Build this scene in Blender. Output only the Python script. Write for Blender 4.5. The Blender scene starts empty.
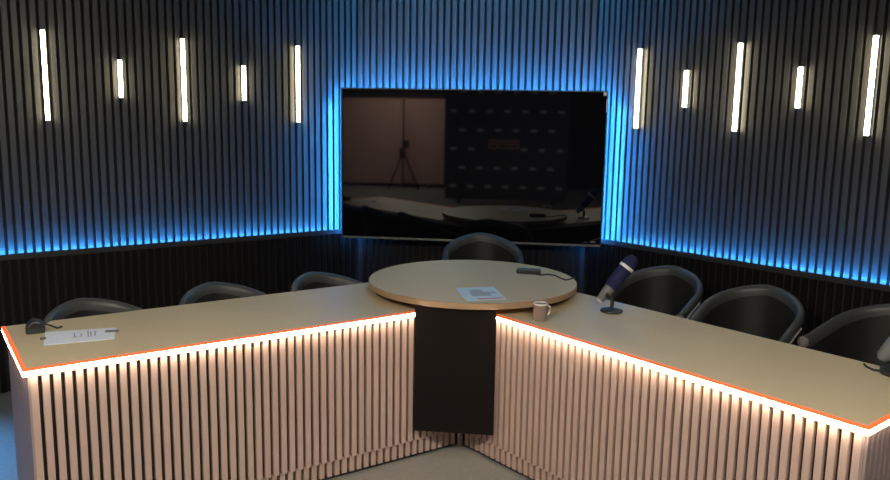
import bpy, bmesh, math, random
from mathutils import Vector, Matrix
random.seed(7)
S = bpy.context.scene
COL = S.collection
S.view_settings.view_transform = 'Standard'
S.view_settings.look = 'None'
S.view_settings.exposure = 0
S.view_settings.gamma = 1
S.view_settings.use_curve_mapping = False

# ------------------------------------------------------------------ camera
H_CAM = 1.7305; F = 794.75; PITCH = .1606; ROLL = .0165; YAW = -.1302

def cam_dir(x, y, fwd):
    """image vector (right, down, forward) -> world"""
    c, s = math.cos(ROLL), math.sin(ROLL)
    X, Y = c*x + s*y, -s*x + c*y
    v = [X, fwd, -Y]
    c, s = math.cos(PITCH), math.sin(PITCH)
    v = [v[0], c*v[1] + s*v[2], -s*v[1] + c*v[2]]
    c, s = math.cos(YAW), math.sin(YAW)
    return Vector((c*v[0] + s*v[1], -s*v[0] + c*v[1], v[2]))

cam = bpy.data.cameras.new('camera'); co = bpy.data.objects.new('camera', cam); COL.objects.link(co)
cam.sensor_width = 36; cam.lens = F/890*36; cam.clip_start = .05; cam.clip_end = 100
r, d, f = cam_dir(1, 0, 0), cam_dir(0, 1, 0), cam_dir(0, 0, 1)
M = Matrix((r, -d, -f)).transposed().to_4x4(); M.translation = (0, 0, H_CAM)
co.matrix_world = M
S.camera = co

# ------------------------------------------------------------------ materials
def mat(name, col, rough=.5, emit=None, strength=0, metal=0, spec=.5, bump=None, noise=None, coat=0):
    m = bpy.data.materials.new(name); m.use_nodes = True
    nt = m.node_tree; b = nt.nodes['Principled BSDF']
    b.inputs['Base Color'].default_value = (*col, 1)
    b.inputs['Roughness'].default_value = rough
    b.inputs['Metallic'].default_value = metal
    b.inputs['Specular IOR Level'].default_value = spec
    b.inputs['Coat Weight'].default_value = coat
    if emit:
        b.inputs['Emission Color'].default_value = (*emit, 1)
        b.inputs['Emission Strength'].default_value = strength
    tc = nt.nodes.new('ShaderNodeTexCoord')
    if noise:   # (scale, colour2, stretch)
        mp = nt.nodes.new('ShaderNodeMapping'); mp.inputs['Scale'].default_value = noise[2]
        nz = nt.nodes.new('ShaderNodeTexNoise'); nz.inputs['Scale'].default_value = noise[0]
        nz.inputs['Detail'].default_value = 5
        mx = nt.nodes.new('ShaderNodeMix'); mx.data_type = 'RGBA'
        mx.inputs[6].default_value = (*col, 1); mx.inputs[7].default_value = (*noise[1], 1)
        nt.links.new(tc.outputs['Object'], mp.inputs[0]); nt.links.new(mp.outputs[0], nz.inputs['Vector'])
        nt.links.new(nz.outputs[0], mx.inputs[0]); nt.links.new(mx.outputs[2], b.inputs['Base Color'])
    if bump:
        nb = nt.nodes.new('ShaderNodeTexNoise'); nb.inputs['Scale'].default_value = bump[0]
        bp = nt.nodes.new('ShaderNodeBump'); bp.inputs['Strength'].default_value = bump[1]
        bp.inputs['Distance'].default_value = .01
        nt.links.new(tc.outputs['Object'], nb.inputs['Vector'])
        nt.links.new(nb.outputs[0], bp.inputs['Height']); nt.links.new(bp.outputs[0], b.inputs['Normal'])
    return m

MT = dict(
    wall_slat=mat('wall_slat_charcoal', (.076, .074, .071), .36, noise=(6, (.06, .06, .06), (1, 1, .3)), bump=(60, .12)),
    wall_back=mat('wall_backing_black', (.012, .012, .013), .8),
    low_slat=mat('wainscot_slat_black', (.010, .0075, .0075), .55, noise=(5, (.006, .005, .005), (1, 1, .3)), spec=.15),
    ledge=mat('ledge_black', (.03, .03, .032), .5),
    plain=mat('plain_dark_wall', (.03, .028, .027), .8, noise=(2, (.022, .021, .02), (1, 1, 1))),
    ceil=mat('ceiling_black', (.02, .02, .02), .9, noise=(3, (.015, .015, .015), (1, 1, 1))),
    floor=mat('floor_grey_carpet', (.205, .205, .20), .9, noise=(60, (.125, .125, .122), (1, 1, 1)), bump=(220, .5)),
    top=mat('desktop_oak_laminate', (.60, .485, .31), .42, noise=(3, (.56, .45, .285), (1, 6, 1))),
    edge=mat('table_edge_wood', (.42, .28, .17), .5, noise=(5, (.34, .22, .13), (1, 1, 6))),
    desk_slat=mat('desk_slat_pale_wood', (.47, .345, .305), .5, noise=(7, (.42, .30, .265), (1, 1, .2))),
    desk_back=mat('desk_backing_dark', (.02, .012, .010), .8),
    end=mat('desk_end_mauve', (.30, .225, .235), .55, noise=(4, (.27, .20, .205), (1, 1, .3))),
    plinth=mat('plinth_black', (.01, .01, .01), .6),
    black=mat('satin_black_panel', (.007, .0052, .005), .5, noise=(4, (.006, .0045, .0045), (1, 1, 1)), spec=.15),
    warm=mat('warm_led_strip', (.9, .85, .75), .5, (1, .82, .60), 42),
    orange_halo=mat('orange_halo_lip', (.8, .2, .05), .5, (1, .13, .035), .62),
    blue=mat('blue_led_strip', (.1, .3, .6), .5, (.03, .31, 1), 165),
    bluetv=mat('blue_tv_backlight', (.1, .3, .6), .5, (.03, .31, 1), 360),
    wash=mat('teal_added_wash', (.1, .3, .6), .5, (.05, .48, 1), 62),
    lamp=mat('warm_white_tube', (.9, .9, .8), .4, (1, .87, .58), 23),
    lampcap=mat('lamp_cap_white', (.6, .6, .55), .4),
    screen=mat('tv_glass', (.004, .004, .005), .03, spec=1.0),
    bezel=mat('tv_bezel', (.03, .03, .03), .3),
    bezel2=mat('tv_bezel_grey', (.18, .17, .16), .35),
    fab=mat('chair_charcoal', (.016, .0155, .016), .45, bump=(90, .15), noise=(8, (.012, .012, .012), (1, 1, 1)), spec=.35),
    rim=mat('chair_rim_grey', (.05, .053, .056), .42, bump=(90, .1)),
    pipe=mat('chair_piping_pale', (.34, .34, .33), .4),
    cap=mat('chair_armcap_taupe', (.20, .17, .155), .5),
    leg=mat('chair_leg_black', (.02, .02, .02), .35, metal=.6),
    white=mat('paper_white', (.72, .76, .86), .6),
    wblue=mat('paper_pale_blue', (.55, .68, .80), .6),
    ink=mat('ink_grey', (.30,.33,.40), .7),
    ink2=mat('ink_light_grey', (.36, .42, .50), .7),
    red=mat('ink_red', (.55, .12, .12), .6),
    plas=mat('plastic_dark_slate', (.014, .017, .020), .4),
    grey=mat('plastic_grey', (.15, .155, .16), .4),
    lgrey=mat('plastic_light_grey', (.55, .52, .48), .4),
    mug=mat('mug_taupe', (.27, .20, .18), .35, noise=(20, (.24, .18, .16), (1, 1, 1))),
    mugw=mat('mug_white', (.8, .8, .8), .3),
    navy=mat('mic_foam_navy', (.006, .008, .07), .7, bump=(250, .4)),
    cable=mat('cable_black', (.025, .03, .03), .5),
    flat=mat('studio_flat_pinkbrown', (.50, .30, .27), .8, noise=(1.5, (.43, .27, .24), (1, 1, 1))),
    banner=mat('banner_navy', (.035, .04, .06), .7),
    logo=mat('banner_print_pale', (.45, .46, .5), .7),
    logor=mat('banner_print_pink', (.55, .28, .28), .7),
    panel=mat('ceiling_panel_light', (.9, .9, .9), .5, (1, .92, .77), 104),
    sock=mat('socket_white', (.42, .42, .40), .5),
)

# ------------------------------------------------------------------ helpers
class MB:
    def __init__(s): s.v = []; s.f = []; s.m = []
    def add(s, vs, fs, mi=0):
        o = len(s.v); s.v += [tuple(v) for v in vs]; s.f += [[i+o for i in q] for q in fs]; s.m += [mi]*len(fs)
    def prism(s, poly, z0, z1, mi=0):
        """vertical prism over a plan polygon"""
        n = len(poly)
        a = sum(poly[i][0]*poly[(i+1) % n][1] - poly[(i+1) % n][0]*poly[i][1] for i in range(n))
        if a < 0: poly = poly[::-1]
        vs = [(x, y, z0) for x, y in poly] + [(x, y, z1) for x, y in poly]
        fs = [list(range(n))[::-1], list(range(n, 2*n))] + [[i, (i+1) % n, n+(i+1) % n, n+i] for i in range(n)]
        s.add(vs, fs, mi)
    def box(s, c, size, X=(1, 0, 0), Y=(0, 1, 0), mi=0):
        X = Vector(X).normalized(); Y = Vector(Y).normalized(); Z = X.cross(Y); c = Vector(c)
        vs = [c + X*(a*size[0]/2) + Y*(b*size[1]/2) + Z*(e*size[2]/2) for e in (-1, 1) for a, b in ((-1, -1), (1, -1), (1, 1), (-1, 1))]
        s.add(vs, [[3, 2, 1, 0], [4, 5, 6, 7], [0, 1, 5, 4], [1, 2, 6, 5], [2, 3, 7, 6], [3, 0, 4, 7]], mi)
    def tube(s, pts, rad, n=8, mi=0):
        pts = [Vector(p) for p in pts]; rings = []
        up = Vector((0, 0, 1))
        for i, p in enumerate(pts):
            t = (pts[min(i+1, len(pts)-1)] - pts[max(i-1, 0)]).normalized()
            a = t.cross(up)
            if a.length < .1: a = t.cross(Vector((1, 0, 0)))
            a.normalize(); b = t.cross(a)
            R = rad[i] if isinstance(rad, (list, tuple)) else rad
            rings.append([p + a*(R*math.cos(2*math.pi*k/n)) + b*(R*math.sin(2*math.pi*k/n)) for k in range(n)])
        vs = [v for q in rings for v in q]; fs = []
        for i in range(len(pts)-1):
            for k in range(n): fs.append([i*n+k, i*n+(k+1) % n, (i+1)*n+(k+1) % n, (i+1)*n+k])
        fs += [list(range(n))[::-1], [(len(pts)-1)*n+k for k in range(n)]]
        s.add(vs, fs, mi)
    def lathe(s, prof, c=(0, 0, 0), n=48, mi=0, close=True):
        vs = []; fs = []
        for rr, z in prof:
            vs += [(c[0]+rr*math.cos(2*math.pi*k/n), c[1]+rr*math.sin(2*math.pi*k/n), c[2]+z) for k in range(n)]
        for i in range(len(prof)-1):
            for k in range(n): fs.append([i*n+k, i*n+(k+1) % n, (i+1)*n+(k+1) % n, (i+1)*n+k])
        if close: fs += [list(range(n))[::-1], [(len(prof)-1)*n+k for k in range(n)]]
        s.add(vs, fs, mi)
    def build(s, name, m, parent=None, smooth=False, bevel=0, kind=None):
        me = bpy.data.meshes.new(name); me.from_pydata(s.v, [], s.f)
        for x in (m if isinstance(m, (list, tuple)) else [m]): me.materials.append(x)
        me.polygons.foreach_set('material_index', s.m)
        bm = bmesh.new(); bm.from_mesh(me); bmesh.ops.recalc_face_normals(bm, faces=bm.faces); bm.to_mesh(me); bm.free()
        if smooth:
            me.polygons.foreach_set('use_smooth', [True]*len(me.polygons))
            me.set_sharp_from_angle(angle=math.radians(40))
        o = bpy.data.objects.new(name, me); COL.objects.link(o)
        if parent: o.parent = parent
        if bevel:
            b = o.modifiers.new('bevel', 'BEVEL'); b.width = bevel; b.segments = 2; b.limit_method = 'ANGLE'
        if kind: o['kind'] = kind
        return o

def tag(o, label, cat, group=None):
    o['label'] = label; o['category'] = cat
    if group: o['group'] = group
    return o
def empty(name, label, cat, loc=(0, 0, 0), rz=0, group=None):
    o = bpy.data.objects.new(name, None); COL.objects.link(o); o.location = loc; o.rotation_euler = (0, 0, rz)
    o.empty_display_size = .1
    return tag(o, label, cat, group)
def copy_tree(o, parent=None):
    c = o.copy(); COL.objects.link(c); c.parent = parent
    for ch in list(o.children): copy_tree(ch, c)
    return c
V2 = lambda x, y: Vector((x, y))

# ------------------------------------------------------------------ room
K = .004
CX = -144.886*K; DW = 1476.325*K; XC = 218.878*K; AL = .8434
CL, CR = V2(CX-XC, DW), V2(CX+XC, DW)
dl_ = V2(-math.sin(AL), -math.cos(AL)); dr_ = V2(math.sin(AL), -math.cos(AL))
nl = V2(math.cos(AL), -math.sin(AL)); nr = V2(-math.cos(AL), -math.sin(AL)); nb = V2(0, -1)
XL, XR, YR, ZC = -5.0, 4.0, -7.2, 2.95
LLEN = (CL.x-XL)/math.sin(AL); RLEN = (XR-CR.x)/math.sin(AL)
T2 = math.tan(AL and (math.pi/2-AL)/2)       # mitre factor at a corner (turn angle = 90deg - AL)
ZL = .836; LEDGE = .075
PITCH_W = 12.36*K

def off_l(s, o): return CL + dl_*s + nl*o
def off_r(s, o): return CR + dr_*s + nr*o
def off_b(s, o): return CL + V2(1, 0)*s + nb*o
WALLS = [('left', off_l, LLEN, (True, False)), ('right', off_r, RLEN, (True, False)), ('back', off_b, 2*XC, (True, True))]
def rect(fn, s0, s1, o0, o1, m0=False, m1=False):
    """plan rectangle on a wall; m0/m1 mitre an end at a corner"""
    q = T2
    a = lambda o: (s0 + o*q) if m0 else s0
    b = lambda o: (s1 - o*q) if m1 else s1
    return [tuple(fn(a(o0), o0)), tuple(fn(b(o0), o0)), tuple(fn(b(o1), o1)), tuple(fn(a(o1), o1))]

for nm, fn, L, (m0, m1) in WALLS:
    w = MB()
    w.prism(rect(fn, 0, L, -.15, -.028, m0, m1), 0, ZC, 0)
    # slim upper slats
    n = int(round(L/PITCH_W)); q = L/n if nm == 'back' else PITCH_W
    for i in range(n):
        s = (i+.5)*q
        if s+.016 > L: break
        w.prism(rect(fn, s-.0155, s+.0155, -.03, 0), ZL-.01, ZC, 1)
    # black slatted wainscot, standing proud, with a ledge on top
    w.prism(rect(fn, 0, L, -.028, LEDGE-.014, m0, m1), 0, ZL-.020, 0)
    n = int(round(L/PITCH_W))
    for i in range(n):
        s = (i+.5)*q
        if s-.016 < LEDGE*T2 or s+.016 > L-(LEDGE*T2 if m1 else 0): continue
        w.prism(rect(fn, s-.0155, s+.0155, LEDGE-.02, LEDGE), 0.0, ZL-.022, 2)
    w.prism(rect(fn, 0, L, -.028, LEDGE+.006, m0, m1), ZL-.022, ZL-.004, 3)
    w.prism(rect(fn, 0, L, LEDGE-.002, LEDGE+.006, m0, m1), ZL-.005, ZL+.012, 3)
    w.build('wall_'+nm, [MT['wall_back'], MT['wall_slat'], MT['low_slat'], MT['ledge']], kind='structure')
    # led strip lying on the ledge in front of the slat feet
    b = MB(); 
    s0 = .05 if nm != 'back' else .08
    b.prism(rect(fn, s0, L-.08, .050, .058), ZL-.004, ZL+.002, 0)
    o = b.build('led_strip', MT['blue'])
    tag(o, {'left': 'blue light strip glowing along the ledge of the left slatted wall',
            'right': 'blue light strip glowing along the ledge of the right slatted wall',
            'back': 'blue light strip on the ledge behind the big screen'}[nm], 'light strip')

g = MB(); g.prism([(XL-.2, YR-.2), (XR+.2, YR-.2), (XR+.2, DW+.2), (XL-.2, DW+.2)], -.1, 0)
g.build('floor', MT['floor'], kind='structure')
g = MB(); g.prism([(XL-.2, YR-.2), (XR+.2, YR-.2), (XR+.2, DW+.2), (XL-.2, DW+.2)], ZC, ZC+.1)
g.build('ceiling', MT['ceil'], kind='structure')
yl = off_l(LLEN, 0).y; yr_ = off_r(RLEN, 0).y
g = MB(); g.prism([(XL-.15, YR), (XL, YR), (XL, yl+.1), (XL-.15, yl+.1)], 0, ZC); g.build('wall_rear_left', MT['plain'], kind='structure')
g = MB(); g.prism([(XR, YR), (XR+.15, YR), (XR+.15, yr_+.1), (XR, yr_+.1)], 0, ZC); g.build('wall_rear_right', MT['plain'], kind='structure')
g = MB(); g.prism([(XL-.15, YR-.15), (XR+.15, YR-.15), (XR+.15, YR), (XL-.15, YR)], 0, ZC); g.build('wall_rear', MT['plain'], kind='structure')

b = MB(); b.prism([(CL.x+.05, DW-.30), (CR.x-.05, DW-.30), (CR.x-.05, DW-.27), (CL.x+.05, DW-.27)], ZC-.03, ZC-.005)
tag(b.build('added_wash_strip', MT['wash']), 'added unseen blue ceiling cove light strip above the middle wall over the screen', 'light strip')  # added out of view to spread teal over the upper back wall
# wall lamps (vertical tubes)
def wz(z): return H_CAM + (z-1.7305)*K
LZT, LZB, SZT, SZB = wz(111.8766), wz(-22.7588), wz(73.7396), wz(13.496)
SL = [x*K for x in (527.12, 420.58, 322.33, 220.76, 121.54)]
SR = [x*K for x in (97.84, 189.99, 280.47, 376.18, 474.69)]
LABL = ['tall glowing tube lamp on left wall, farthest left of all', 'short glowing tube lamp on left wall, nearer the frame edge',
        'tall glowing tube lamp in the middle of the left wall row', 'short glowing tube lamp on left wall, nearer the screen',
        'tall glowing tube lamp on left wall, closest to the screen']
LABR = ['tall glowing tube lamp on right wall, closest to the screen', 'short glowing tube lamp on right wall, nearer the screen',
        'tall glowing tube lamp in the middle of the right wall row', 'short glowing tube lamp on right wall, nearer the frame edge',
        'tall glowing tube lamp on right wall, farthest right of all']
def wall_lamp(fn, s, z0, z1, label, rz):
    p = fn(s, .0)
    e = empty('wall_lamp', label, 'lamp', (p.x, p.y, z0), rz, 'vertical tube lamps on the slatted walls')
    t = MB(); t.box((0, -.030, (z1-z0)/2), (.022, .022, z1-z0-.012)); t.build('tube', MT['lamp'], e, bevel=.005)
    t = MB(); t.box((0, -.010, (z1-z0)/2), (.020, .020, z1-z0)); t.build('mount', MT['lampcap'], e)
    for z in (.003, z1-z0-.003):
        t = MB(); t.box((0, -.030, z), (.028, .024, .006)); t.build('end_cap', MT['lampcap'], e)
for i in range(5):
    sm = i in (1, 3)
    wall_lamp(off_l, SL[i], SZB if sm else LZB, SZT if sm else LZT, LABL[i], math.pi/2-AL)
    wall_lamp(off_r, SR[i], SZB if sm else LZB, SZT if sm else LZT, LABR[i], AL-math.pi/2)

# ------------------------------------------------------------------ television
YT = DW-.24; q = YT/DW
TW = 493.0*K*q; THT = TW/1.735; TX = (-3.4315-144.886)*K*q; TZ = H_CAM + (-99.62-1.73)*K*q
tv = empty('television', 'large black flat screen television mounted on the back wall, reflecting the studio', 'television', (TX, YT, TZ-THT/2))
b = MB(); b.box((0, .012, THT/2), (TW-.012, .012, THT-.012)); b.build('screen', MT['screen'], tv)
b = MB(); e_ = .009
b.box((0, .010, THT-e_/2), (TW, .026, e_)); b.box((-TW/2+e_/2, .010, THT/2), (e_, .026, THT)); b.box((TW/2-e_/2, .010, THT/2), (e_, .026, THT))
bz = b.build('bezel', MT['bezel'], tv)
b = MB(); b.box((0, .010, e_*.7), (TW-.02, .028, e_*1.4)); b.build('lower_bezel', MT['bezel2'], tv)
b = MB(); b.box((0, .040, THT/2), (TW-.14, .040, THT-.12)); b.build('housing', MT['bezel'], tv, bevel=.008)
b = MB(); b.box((0, .135, THT/2), (.5, .15, .4)); b.build('wall_bracket', MT['bezel'], tv)
b = MB(); b.box((TW/2-.022, .006-.010, THT-.022), (.022, .004, .022)); b.box((TW/2-.008, -.005, THT-.10), (.006, .003, .09)); b.build('sticker', MT['lgrey'], bz)
b = MB(); b.box((TW/2-.06, -.005, .035), (.035, .002, .012)); b.build('badge', MT['grey'], bz)
t = MB(); t.box((0, .066, THT-.045), (TW-.12, .010, .012)); t.build('backlight', MT['bluetv'], tv)
for sx in (-1, 1):
    t = MB(); t.box((sx*(TW/2-.035), .042, THT/2-.02), (.018, .010, THT-.16)); t.build('backlight', MT['bluetv'], tv)

# sockets under the television
e = empty('wall_socket', 'pale double wall socket with plug just below the big screen', 'socket', (CX-.07, DW-LEDGE-.001, .66))
b = MB(); b.box((0, -.006, .09), (.085, .012, .06)); fp = b.build('faceplate', MT['sock'], e, bevel=.003)
b = MB(); b.box((-.005, -.006, .02), (.10, .012, .055)); b.build('faceplate', MT['sock'], e, bevel=.003)
b = MB(); b.box((.02, -.028, .09), (.04, .034, .04)); b.build('plug', MT['plas'], fp, bevel=.004)

# ------------------------------------------------------------------ counter desk (two wings)
HD = .767; A = V2(144.467-144.886, 3.8842); TH = .8275; DLT = .0119; WD = .704
LW = 1.9677; RW = 1.9749
aL, aR = TH+DLT, TH-DLT
DL, DR = V2(-math.sin(aL), -math.cos(aL)), V2(math.sin(aR), -math.cos(aR))
NL, NR = V2(-math.cos(aL), math.sin(aL)), V2(math.cos(aR), math.sin(aR))
def cross2(a, b): return a.x*b.y - a.y*b.x
# both wings share the mitre line from the apex to the back
BP = NL*WD; tt = cross2(NR*WD-NL*WD, DR)/cross2(DL, DR); BM = A + NL*WD + DL*tt
BIS = (BM-A).normalized()
PD = .0393
def wing(side, D, N, L, label):
    sx = -1 if side == 'left' else 1
    root = empty('desk_counter', label, 'desk', (A.x, A.y, 0))
    def P(s, n): return tuple(D*s + N*n)
    def mit(n): return tuple(BIS*(n/BIS.dot(N)))       # point on the mitre line at depth n
    # worktop
    b = MB(); b.prism([mit(.017), P(L-.005, .017), P(L-.005, WD), mit(WD)], HD-.032, HD); b.build('worktop', MT['top'], root)
    # led profile around the front and the end
    b = MB()
    b.prism([mit(-.004), P(L+.006, -.004), P(L+.006, .016), mit(.016)], HD-.019, HD-.003)
    b.prism([P(L-.004, .016), P(L+.006, .016), P(L+.006, WD), P(L-.004, WD)], HD-.019, HD-.003)
    b.build('led_strip', MT['warm'], root)
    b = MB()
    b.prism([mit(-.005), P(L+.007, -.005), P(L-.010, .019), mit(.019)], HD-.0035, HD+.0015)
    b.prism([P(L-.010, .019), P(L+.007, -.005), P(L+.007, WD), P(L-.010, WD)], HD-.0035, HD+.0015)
    b.build('led_halo_strip', MT['orange_halo'], root)  # orange halo of the led, built as a glowing strip on the edge
    b = MB(); b.prism([mit(-.004), P(L+.006, -.004), P(L+.006, 0), mit(0)], HD-.0275, HD-.0240)
    b.prism([P(L+.002, 0), P(L+.006, 0), P(L+.006, WD), P(L+.002, WD)], HD-.0275, HD-.0240); b.build('lower_trim', MT['edge'], root)
    # carcass
    b = MB()
    b.prism([mit(.040), P(L-.03, .040), P(L-.03, .055), mit(.055)], .10, HD-.033)
    b.prism([mit(.058), P(L-.03, .058), P(L-.03, .075), mit(.075)], .028, .10)
    b.build('backing_board', MT['desk_back'], root)
    b = MB(); b.prism([mit(.048), P(L-.03, .048), P(L-.03, .09), mit(.09)], 0, .024); b.build('plinth', MT['plinth'], root)
    # slats: upper tier and set-back lower tier
    b = MB(); lo = MB(); n = int((L-.02)/PD)
    for i in range(n+3):
        s = L-.020-i*PD-.0125
        if s > -.004: b.prism([P(s-.0122, .018), P(s+.0122, .018), P(s+.0122, .042), P(s-.0122, .042)], .098, HD-.034)
        if s > -.022: lo.prism([P(s-.0122+.006, .032), P(s+.0122+.006, .032), P(s+.0122+.006, .056), P(s-.0122+.006, .056)], .018, .100)
    if side == 'left':
        q_ = BIS*.047; lo.prism([(q_.x-.013, q_.y), (q_.x, q_.y-.008), (q_.x+.013, q_.y), (q_.x, q_.y+.01)], .0, HD-.04)
    b.build('slatted_front', MT['desk_slat'], root)
    lo.build('lower_slatted_front', MT['desk_slat'], root)
    # end panel
    b = MB(); b.prism([P(L-.03, .020), P(L-.012, .020), P(L-.012, WD-.02), P(L-.03, WD-.02)], 0, HD-.034)
    if side == 'right':
        for i in range(17):
            n0 = .024+i*PD
            b.prism([P(L-.013, n0), P(L-.003, n0), P(L-.003, n0+.025), P(L-.013, n0+.025)], .0, HD-.034)
    b.build('end_panel', MT['end'], root)
    # back support legs
    for s in (L-.06, L*.5):
        b = MB(); b.prism([P(s-.02, WD-.08), P(s+.02, WD-.08), P(s+.02, WD-.04), P(s-.02, WD-.04)], 0, HD-.032); b.build('leg', MT['leg'], root)
    return root
wing('left', DL, NL, LW, 'left wing of the slatted counter desk, with a white paper on top')
wing('right', DR, NR, RW, 'right wing of the slatted counter desk, with a mug and microphone on top')

# ------------------------------------------------------------------ round table on the apex
TXY = V2(-.397, 4.21); TR = .561; TZT = .835
rt = empty('round_table', 'round oak table top raised over the corner where the two counters meet', 'table', (TXY.x, TXY.y, HD))
z1 = TZT-HD; z0 = z1-.032
b = MB(); b.lathe([(TR-.004, z0), (TR, z0+.003), (TR, z1-.003), (TR-.003, z1-.0006)], n=128); 
b.build('table_edge', MT['edge'], rt, smooth=True)
b = MB(); b.lathe([(TR-.004, z1-.002), (TR-.004, z1)], n=128); b.build('tabletop', MT['top'], rt, smooth=True)
for x, y in ((.30, -.22), (-.30, -.22), (0, .33), (.05, -.02)):
    b = MB(); b.box((x, y, z0/2+.0005), (.05, .05, z0-.001)); b.build('spacer_block', MT['edge'], rt)
pa, pb = A + DL*.285 - NL*.012, A + DR*.272 - NR*.012
u = (pb-pa).normalized(); w_ = V2(-u.y, u.x)
b = MB()
b.prism([tuple(pa-TXY), tuple(pb-TXY), tuple(pb+w_*.018-TXY), tuple(pa+w_*.018-TXY)], .168-HD, z0)
b.build('front_panel', MT['black'], rt)

# ------------------------------------------------------------------ tub chairs
def make_chair(label):
    c = empty('tub_chair', label, 'chair', group=None)
    W2, DP = .262, .284         # half width, back radius; local -y is the front, origin under seat centre
    N = 56
    def plan(t):               # t -1..1 ; returns point, outward normal
        L1 = .223; arc = math.pi*(W2+DP)/2; tot = 2*L1+arc
        s = (t+1)/2*tot
        if s < L1: return V2(-W2, -L1+s), V2(-1, 0)
        if s > L1+arc: return V2(W2, -(s-L1-arc)), V2(1, 0)
        a = math.pi-(s-L1)/arc*math.pi
        return V2(W2*math.cos(a), DP*math.sin(a)), V2(math.cos(a), math.sin(a)).normalized()
    def top(t):
        a = abs(t); k = min(1, a/.96)**1.38
        return .823-.165*k
    prof_n = 9; sh = MB(); rimv = MB(); rings = []; rrings = []
    TK = .036
    for i in range(N+1):
        t = -1+2*i/N; p, n = plan(t); zt = top(t); ring = []
        def at(o, z):
            lean = (z-.42)*.10 - .03      # flares outward with height
            q = p + n*(o+lean); return (q.x, q.y, z)
        zb = .36
        ring = [at(-TK-.02, zb+.02), at(-.02, zb), at(0, zb+.05), at(0, (zb+zt)/2), at(0, zt-.03)]
        inner = [at(-TK, zt-.03), at(-TK, (zb+zt)/2), at(-TK-.01, zb+.10)]
        rings.append(ring+inner)
        rr = []
        for k in range(9):
            a = math.pi*k/8
            rr.append(at(-TK/2+(TK/2+.003)*math.cos(a), zt-.03+.031*math.sin(a)))
        rr += [at(-TK-.003, zt-.055), at(.003, zt-.055)]
        rrings.append(rr)
    def skin(mb, rg):
        m = len(rg[0]); vs = [v for q in rg for v in q]; fs = []
        for i in range(len(rg)-1):
            for k in range(m): fs.append([i*m+k, i*m+(k+1) % m, (i+1)*m+(k+1) % m, (i+1)*m+k])
        fs += [list(range(m)), [(len(rg)-1)*m+k for k in range(m)][::-1]]
        mb.add(vs, fs)
    skin(sh, rings); skin(rimv, rrings)
    shell = sh.build('shell', MT['fab'], c, smooth=True)
    rimo = rimv.build('padded_rim', MT['rim'], c, smooth=True)
    for sx in (-1, 1):
        t = sx*1.0; p, n = plan(t); zt = top(t)
        b = MB(); lean = (zt-.42)*.10-.03
        x = p.x + n.x*(lean-TK/2)
        b.tube([(x, -.219, zt-.035), (x, -.235, zt-.035), (x, -.245, zt-.036), (x, -.249, zt-.036)], [.030, .029, .022, .008], 20)
        b.build('arm_cap', MT['cap'], c, smooth=True)
        b = MB(); pts = []
        for k in range(15):
            tt_ = sx*(1-.36*k/14); pp, nn = plan(tt_); z = top(tt_)-.050; le = (z-.42)*.10-.03
            pts.append((pp.x+nn.x*(le+.004), pp.y+nn.y*(le+.004), z))
        b.tube(pts, .0055, 8); b.build('piping', MT['pipe'], rimo, smooth=True)
    # seat cushion
    b = MB(); out = []
    for k in range(40):
        a = 2*math.pi*k/40; x = .215*math.copysign(abs(math.cos(a))**.75, math.cos(a)); y = .225*math.copysign(abs(math.sin(a))**.75, math.sin(a))
        out.append((x, y))
    vs = []; fs = []
    lv = [(.90, .345), (1, .36), (1.0, .44), (.95, .462), (.8, .472), (.4, .478)]
    for sc, z in lv: vs += [(x*sc, y*sc-.01, z) for x, y in out]
    for i in range(len(lv)-1):
        for k in range(40): fs.append([i*40+k, i*40+(k+1) % 40, (i+1)*40+(k+1) % 40, (i+1)*40+k])
    fs += [list(range(40))[::-1], [(len(lv)-1)*40+k for k in range(40)]]
    b.add(vs, fs); b.build('seat', MT['fab'], c, smooth=True)
    b = MB(); b.tube([(0, 0, .08), (0, 0, .345)], .028, 16); b.lathe([(.09, 0), (.09, .012)], (0, 0, .338), 24); b.build('column', MT['leg'], c, smooth=True)
    for k in range(4):
        a = math.pi/4+k*math.pi/2
        b = MB(); b.tube([(0, 0, .095), (.12*math.cos(a), .12*math.sin(a), .08), (.25*math.cos(a), .25*math.sin(a), .012)], [.022, .018, .012], 10)
        b.build('leg', MT['leg'], c, smooth=True)
    return c
# seat centre, facing angle (0 = facing the camera along -y), height offset
CH = [
    ((-1.975, 3.275), -0.979, 0, 'black tub chair behind the left counter, nearest the white paper'),
    ((-1.545, 3.715), -0.864, 0, 'black tub chair at the middle of the left counter'),
    ((-1.095, 4.104), -0.971, 0, 'black tub chair behind the left counter, nearest the round table'),
    ((-0.411, 5.038), -0.149, 0.1, 'black tub chair alone behind the round table, under the screen'),
    ((0.633, 4.669), 0.515, 0, 'black tub chair behind the right counter, next to the blue microphone'),
    ((1.054, 4.215), 0.588, 0, 'black tub chair at the middle of the right counter'),
    ((1.60, 3.965), .98, 0, 'black tub chair at far right, cut by the picture edge'),
]
first = None
for (x, y), a, dz, lab in CH:
    o = make_chair(lab) if first is None else copy_tree(first)
    if first is None: first = o
    o['label'] = lab; o['category'] = 'chair'; o['group'] = 'black tub chairs around the counters'
    rz = -a
    o.location = (x, y, 0); o.rotation_euler = (0, 0, rz)
    if dz:
        for ch in o.children:
            if ch.name.split('.')[0] not in ('leg', 'column'): ch.location.z = dz
            if ch.name.split('.')[0] == 'column': ch.scale.z = (.345+dz)/.345

# ------------------------------------------------------------------ things on the desks
def frame(side, s, n):          # point on a wing's surface
    D, N = (DL, NL) if side == 'l' else (DR, NR)
    return A + D*s + N*n
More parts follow.
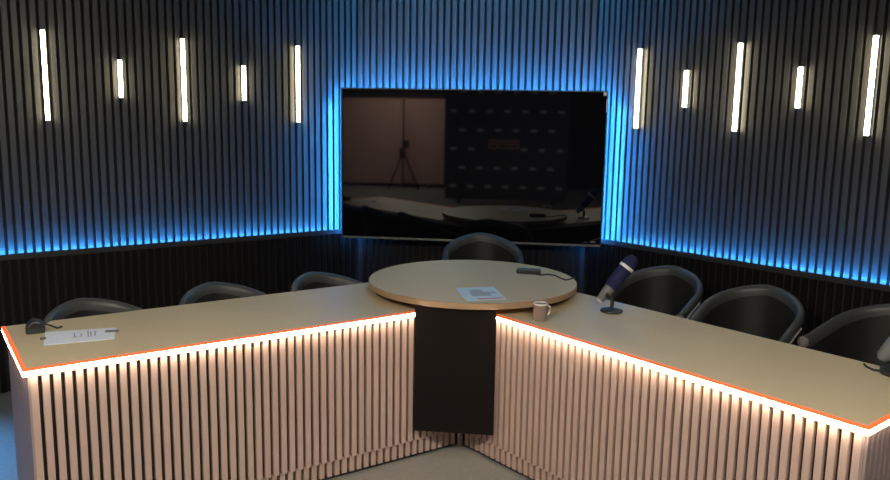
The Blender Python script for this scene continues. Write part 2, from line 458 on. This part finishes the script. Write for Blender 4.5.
# paper on the left counter
def sheet(name, label, pts, z, m, marks, mm):
    e = empty(name, label, 'paper', (pts[0][0], pts[0][1], z))
    b = MB(); o = V2(*pts[0]); b.prism([tuple(V2(*p)-o) for p in pts], 0.0004, .0022); sh_ = b.build('sheet', m, e)
    ox = V2(*pts[1])-o; oy = V2(*pts[3])-o
    mk = [(u0, v0, u1, v1) for u0, v0, u1, v1 in marks]
    b = MB()
    for u0, v0, u1, v1 in mk:
        b.prism([tuple(ox*uu+oy*vv) for uu, vv in ((u0, v0), (u1, v0), (u1, v1), (u0, v1))], .0021, .0027)
    b.build('print', mm, sh_)
    return sh_
SHL = [(-2.008, 2.868), (-1.782, 3.006), (-1.866, 3.166), (-2.12, 3.045)]
PL = sheet('paper_sheet', 'white paper sheet with grey print on the left counter', SHL, HD,
           MT['white'], [(.42, .35, .44, .72), (.44, .35, .47, .40), (.52, .38, .54, .62), (.50, .38, .54, .43), (.62, .30, .64, .80), (.66, .30, .68, .72), (.72, .36, .74, .72), (.72, .66, .76, .72)], MT['ink'])
e = tag(MB().build('binder_clip', MT['grey']), 'small grey clip lying on the right end of the white paper', 'clip') if False else None
b = MB(); b.box((0, 0, .006), (.055, .014, .007), X=(.92, .38, 0), Y=(-.38, .92, 0)); b.box((-.02, -.006, .006), (.014, .02, .005), X=(.92, .38, 0), Y=(-.38, .92, 0))
o = b.build('clip', MT['grey']); o.location = (-1.845, 3.10, HD); tag(o, 'small grey clip at the right end of the white paper on the left counter', 'clip')
b = MB(); b.box((0, 0, .006), (.022, .016, .007), X=(.8, .6, 0), Y=(-.6, .8, 0)); o = b.build('clip', MT['grey']); o.location = (-2.062, 2.945, HD)
tag(o, 'tiny grey clip at the left end of the white paper', 'clip')
# black desk device, left
e = empty('microphone_base', 'small black wedge shaped device at the outer end of the left counter', 'device', (-2.165, 3.045, HD), .65)
b = MB(); 
pf = [(-.038, 0), (.036, 0), (.038, .028), (.022, .048), (-.008, .056), (-.034, .034)]
vs = [(x, y, z) for y in (-.035, .035) for x, z in pf]; n = 6
b.add(vs, [list(range(n)), list(range(n, 2*n))[::-1]] + [[i, (i+1) % n, n+(i+1) % n, n+i] for i in range(n)])
b.build('housing', MT['plas'], e, bevel=.006)
b = MB(); b.box((0, -.036, .012), (.066, .006, .02)); b.build('foot', MT['cable'], e)
b = MB(); b.tube([(.030, 0, .03), (.05, .002, .026), (.07, .005, .014), (.085, .008, .005), (.105, .025, .005)], .004, 8); b.build('cable', MT['cable'], e, smooth=True)
# paper on round table
SHR = [(-.372, 3.690), (-.188, 3.766), (-.270, 4.03), (-.462, 3.955)]
ps = sheet('paper_sheet', 'pale blue printed leaflet on the front of the round table', SHR, TZT, MT['wblue'],
      [(.25, .30, .75, .62), (.30, .62, .62, .80), (.72, .45, .92, .58)], MT['ink2'])
b = MB(); o0 = V2(*SHR[0]); ox = V2(*SHR[1])-o0; oy = V2(*SHR[3])-o0
b.prism([tuple(ox*a_+oy*c_) for a_, c_ in ((.30, .06), (.95, .06), (.95, .12), (.30, .12))], .0021, .0028)
b.build('red_line', MT['red'], ps)
# black remote with cable
e = empty('cable_hub', 'slim black box with a trailing cable on the round table', 'device', (-.100, 4.42, TZT), -.06)
b = MB(); b.box((0, 0, .014), (.135, .045, .026)); b.build('housing', MT['plas'], e, bevel=.006)
b = MB(); b.box((0, -.001, .0275), (.10, .02, .002)); b.build('top_inlay', MT['cable'], e)
b = MB(); b.tube([(.045, -.03, .006), (.07, -.045, .005), (.11, -.012, .004), (.15, -.03, .004), (.185, -.10, .004), (.215, -.14, .004), (.262, -.06, .004)], .004, 8); b.build('cable', MT['cable'], e, smooth=True)
# mug
e = empty('mug', 'small taupe mug with a white handle on the right counter', 'mug', (-.022, 3.665, HD))
b = MB(); b.lathe([(.029, 0), (.033, .004), (.033, .076), (.0345, .080), (.031, .080), (.030, .074), (.029, .012), (.002, .010)], n=32); b.build('cup', MT['mug'], e, smooth=True)
b = MB(); b.lathe([(.0335, .075), (.035, .080), (.0335, .083), (.0305, .082), (.0305, .076)], n=32, close=False); b.build('rim', MT['mugw'], e, smooth=True)
b = MB(); b.tube([(.030, -.005, .070), (.040, -.006, .072), (.045, -.006, .062), (.044, -.006, .047), (.039, -.006, .034), (.030, -.005, .028)], .0038, 10); b.build('handle', MT['mugw'], e, smooth=True)
# microphone on the right counter
e = empty('desk_microphone', 'navy blue foam desk microphone with a white band, leaning on its round base', 'microphone', (.325, 3.895, HD))
b = MB(); b.lathe([(.052, 0), (.056, .004), (.054, .010), (.030, .016), (.012, .022)], n=36); b.build('base', MT['plas'], e, smooth=True)
b = MB(); b.tube([(0, 0, .015), (.002, 0, .05), (-.006, 0, .075)], [.010, .009, .012], 12); b.build('stand', MT['cable'], e, smooth=True)
a0 = Vector((-.062, -.01, .055)); a1 = Vector((.095, .03, .265)); ax = (a1-a0)
P_ = lambda k: a0+ax*k
b = MB(); b.tube([P_(0), P_(.03), P_(.14), P_(.30), P_(.34)], [.016, .020, .024, .027, .026], 20); b.build('body', MT['grey'], e, smooth=True)
b = MB(); b.tube([P_(.0)-ax*.02, P_(.0), P_(.02)], [.014, .019, .020], 20); b.build('end_cap', MT['lgrey'], e, smooth=True)
b = MB(); b.tube([P_(.32), P_(.36), P_(.5), P_(.85), P_(.95), P_(1.02), P_(1.05)], [.028, .033, .035, .036, .034, .023, .007], 24); fw = b.build('foam_windscreen', MT['navy'], e, smooth=True)
b = MB(); b.tube([P_(.765), P_(.77), P_(.82), P_(.825)], [.036, .0375, .0375, .036], 24); b.build('white_band', MT['mugw'], fw, smooth=True)
b = MB(); b.tube([(-.006, 0, .07), (-.030, -.03, .085), (-.028, -.03, .10)], .008, 10); b.build('yoke', MT['cable'], e, smooth=True)
# right edge microphone
e = empty('desk_microphone', 'grey desk microphone on a dark round base, cut by the right picture edge', 'microphone', (1.335, 3.115, HD))
b = MB(); b.lathe([(.052, 0), (.058, .006), (.056, .020), (.035, .030), (.015, .034)], n=36); b.build('base', MT['plas'], e, smooth=True)
b = MB(); b.tube([(0, 0, .028), (.0, .02, .06)], .012, 12); b.build('stand', MT['cable'], e, smooth=True)
b = MB(); b.tube([(-.03, .06, .035), (-.024, .06, .05), (.01, .06, .095), (.045, .07, .14), (.05, .075, .15)], [.018, .030, .036, .034, .01], 20); b.build('body', MT['grey'], e, smooth=True)
b = MB(); b.tube([(-.04, .01, .006), (-.07, .03, .005), (-.082, .065, .006), (-.078, .10, .005)], .0045, 8); b.build('cable', MT['cable'], e, smooth=True)

# ------------------------------------------------------------------ behind the camera (seen in the glass of the screen)
e = empty('studio_flat', 'pinkish brown studio wall flat, reflected in the left of the screen', 'panel', (-3.65, -6.6, 0), 0)
b = MB(); b.box((0, 0, 1.04), (2.5, .06, 1.92)); b.build('board', MT['flat'], e)
for x in (-.9, .9):
    b = MB(); b.box((x, -.15, .04), (.06, .5, .08)); b.build('foot', MT['plinth'], e)
e = empty('press_banner', 'dark navy press backdrop with pale logos, reflected in the screen', 'banner', (-.85, -4.0, 0), 0)
b = MB(); b.box((0, 0, 1.25), (2.35, .05, 2.4)); b.build('cloth', MT['banner'], e)
b = MB()
for j in range(6):
    for i in range(7):
        x = -1.02+.34*i+(.17 if j % 2 else 0); z = .3+.36*j
        if x > 1.1 or (abs(x+.15) < .45 and abs(z-1.1) < .25): continue
        b = MB(); b.prism([(x-.06, .026), (x+.06, .026), (x+.06, .030), (x-.06, .030)], z-.02, z+.03); b.build('small_logo', MT['logo'], e)
b = MB()
for i in range(3):
    x = -.25+.2*i
    for dx, dz, sx_, sz_ in ((0, .075, .17, .02), (0, -.075, .17, .02), (-.075, 0, .02, .17), (.075, 0, .02, .17)): b.box((x+dx, .028, 1.12+dz), (sx_, .004, sz_))
    b.box((x, .028, 1.12), (.08, .004, .02)); b.box((x, .028, 1.155), (.08, .004, .016))
b.build('square_logo', MT['logor'], e)
for x in (-.9, .9):
    b = MB(); b.box((x, -.1, .03), (.06, .5, .06)); b.build('foot', MT['plinth'], e)
e = empty('tripod', 'black tripod with a tall mast in front of the pinkish flat, seen reflected', 'tripod', (-3.25, -6.1, 0))
b = MB(); b.tube([(0, 0, .55), (0, 0, 1.98)], .018, 10); b.build('mast', MT['leg'], e)
b = MB(); b.box((.08, .03, 1.0), (.10, .08, .16)); b.build('head', MT['plas'], e, bevel=.01)
b = MB(); b.box((-.02, 0, .8), (.12, .1, .22)); b.build('hub', MT['plas'], e, bevel=.01)
for a in (.3, 2.4, 4.5):
    b = MB(); b.tube([(0, 0, .85), (.38*math.cos(a), .38*math.sin(a), .01)], .016, 8); b.build('leg', MT['leg'], e)

# ceiling light panels
for i, (x, y, lab) in enumerate([(-1.5, .4, 'square ceiling light panel above and left of the counters'), (.8, .4, 'square ceiling light panel above and right of the counters'), (-3.3, -5.2, 'square ceiling light panel above the pinkish flat')]):
    e = empty('ceiling_light', lab, 'ceiling light', (x, y, ZC), 0, 'ceiling light panels')
    b = MB(); b.box((0, 0, -.035), (.62, .62, .05)); b.build('housing', MT['bezel'], e)
    b = MB(); b.box((0, 0, -.064), (.56, .56, .008)); b.build('diffuser', MT['panel'], e)

e = empty('added_blue_spot', 'added unseen ceiling spotlight washing the floor left of the counters blue', 'spotlight', (-3.1, 3.0, ZC))  # added above the frame just to turn the left floor patch blue
b = MB(); b.tube([(0, 0, 0), (0, 0, -.10)], .03, 12); b.build('mount', MT['bezel'], e)
b = MB(); b.tube([(0, 0, -.09), (0, 0, -.26)], .07, 24); b.build('can', MT['bezel'], e)
li = bpy.data.lights.new('lens', 'SPOT'); li.energy = 800; li.color = (.08, .42, 1); li.spot_size = math.radians(40); li.spot_blend = .7; li.shadow_soft_size = .05
lo_ = bpy.data.objects.new('lens', li); COL.objects.link(lo_); lo_.parent = e; lo_.location = (0, 0, -.27)
w = bpy.data.worlds.new('world'); S.world = w; w.use_nodes = True
w.node_tree.nodes['Background'].inputs[0].default_value = (.01, .02, .03, 1)
w.node_tree.nodes['Background'].inputs[1].default_value = .2
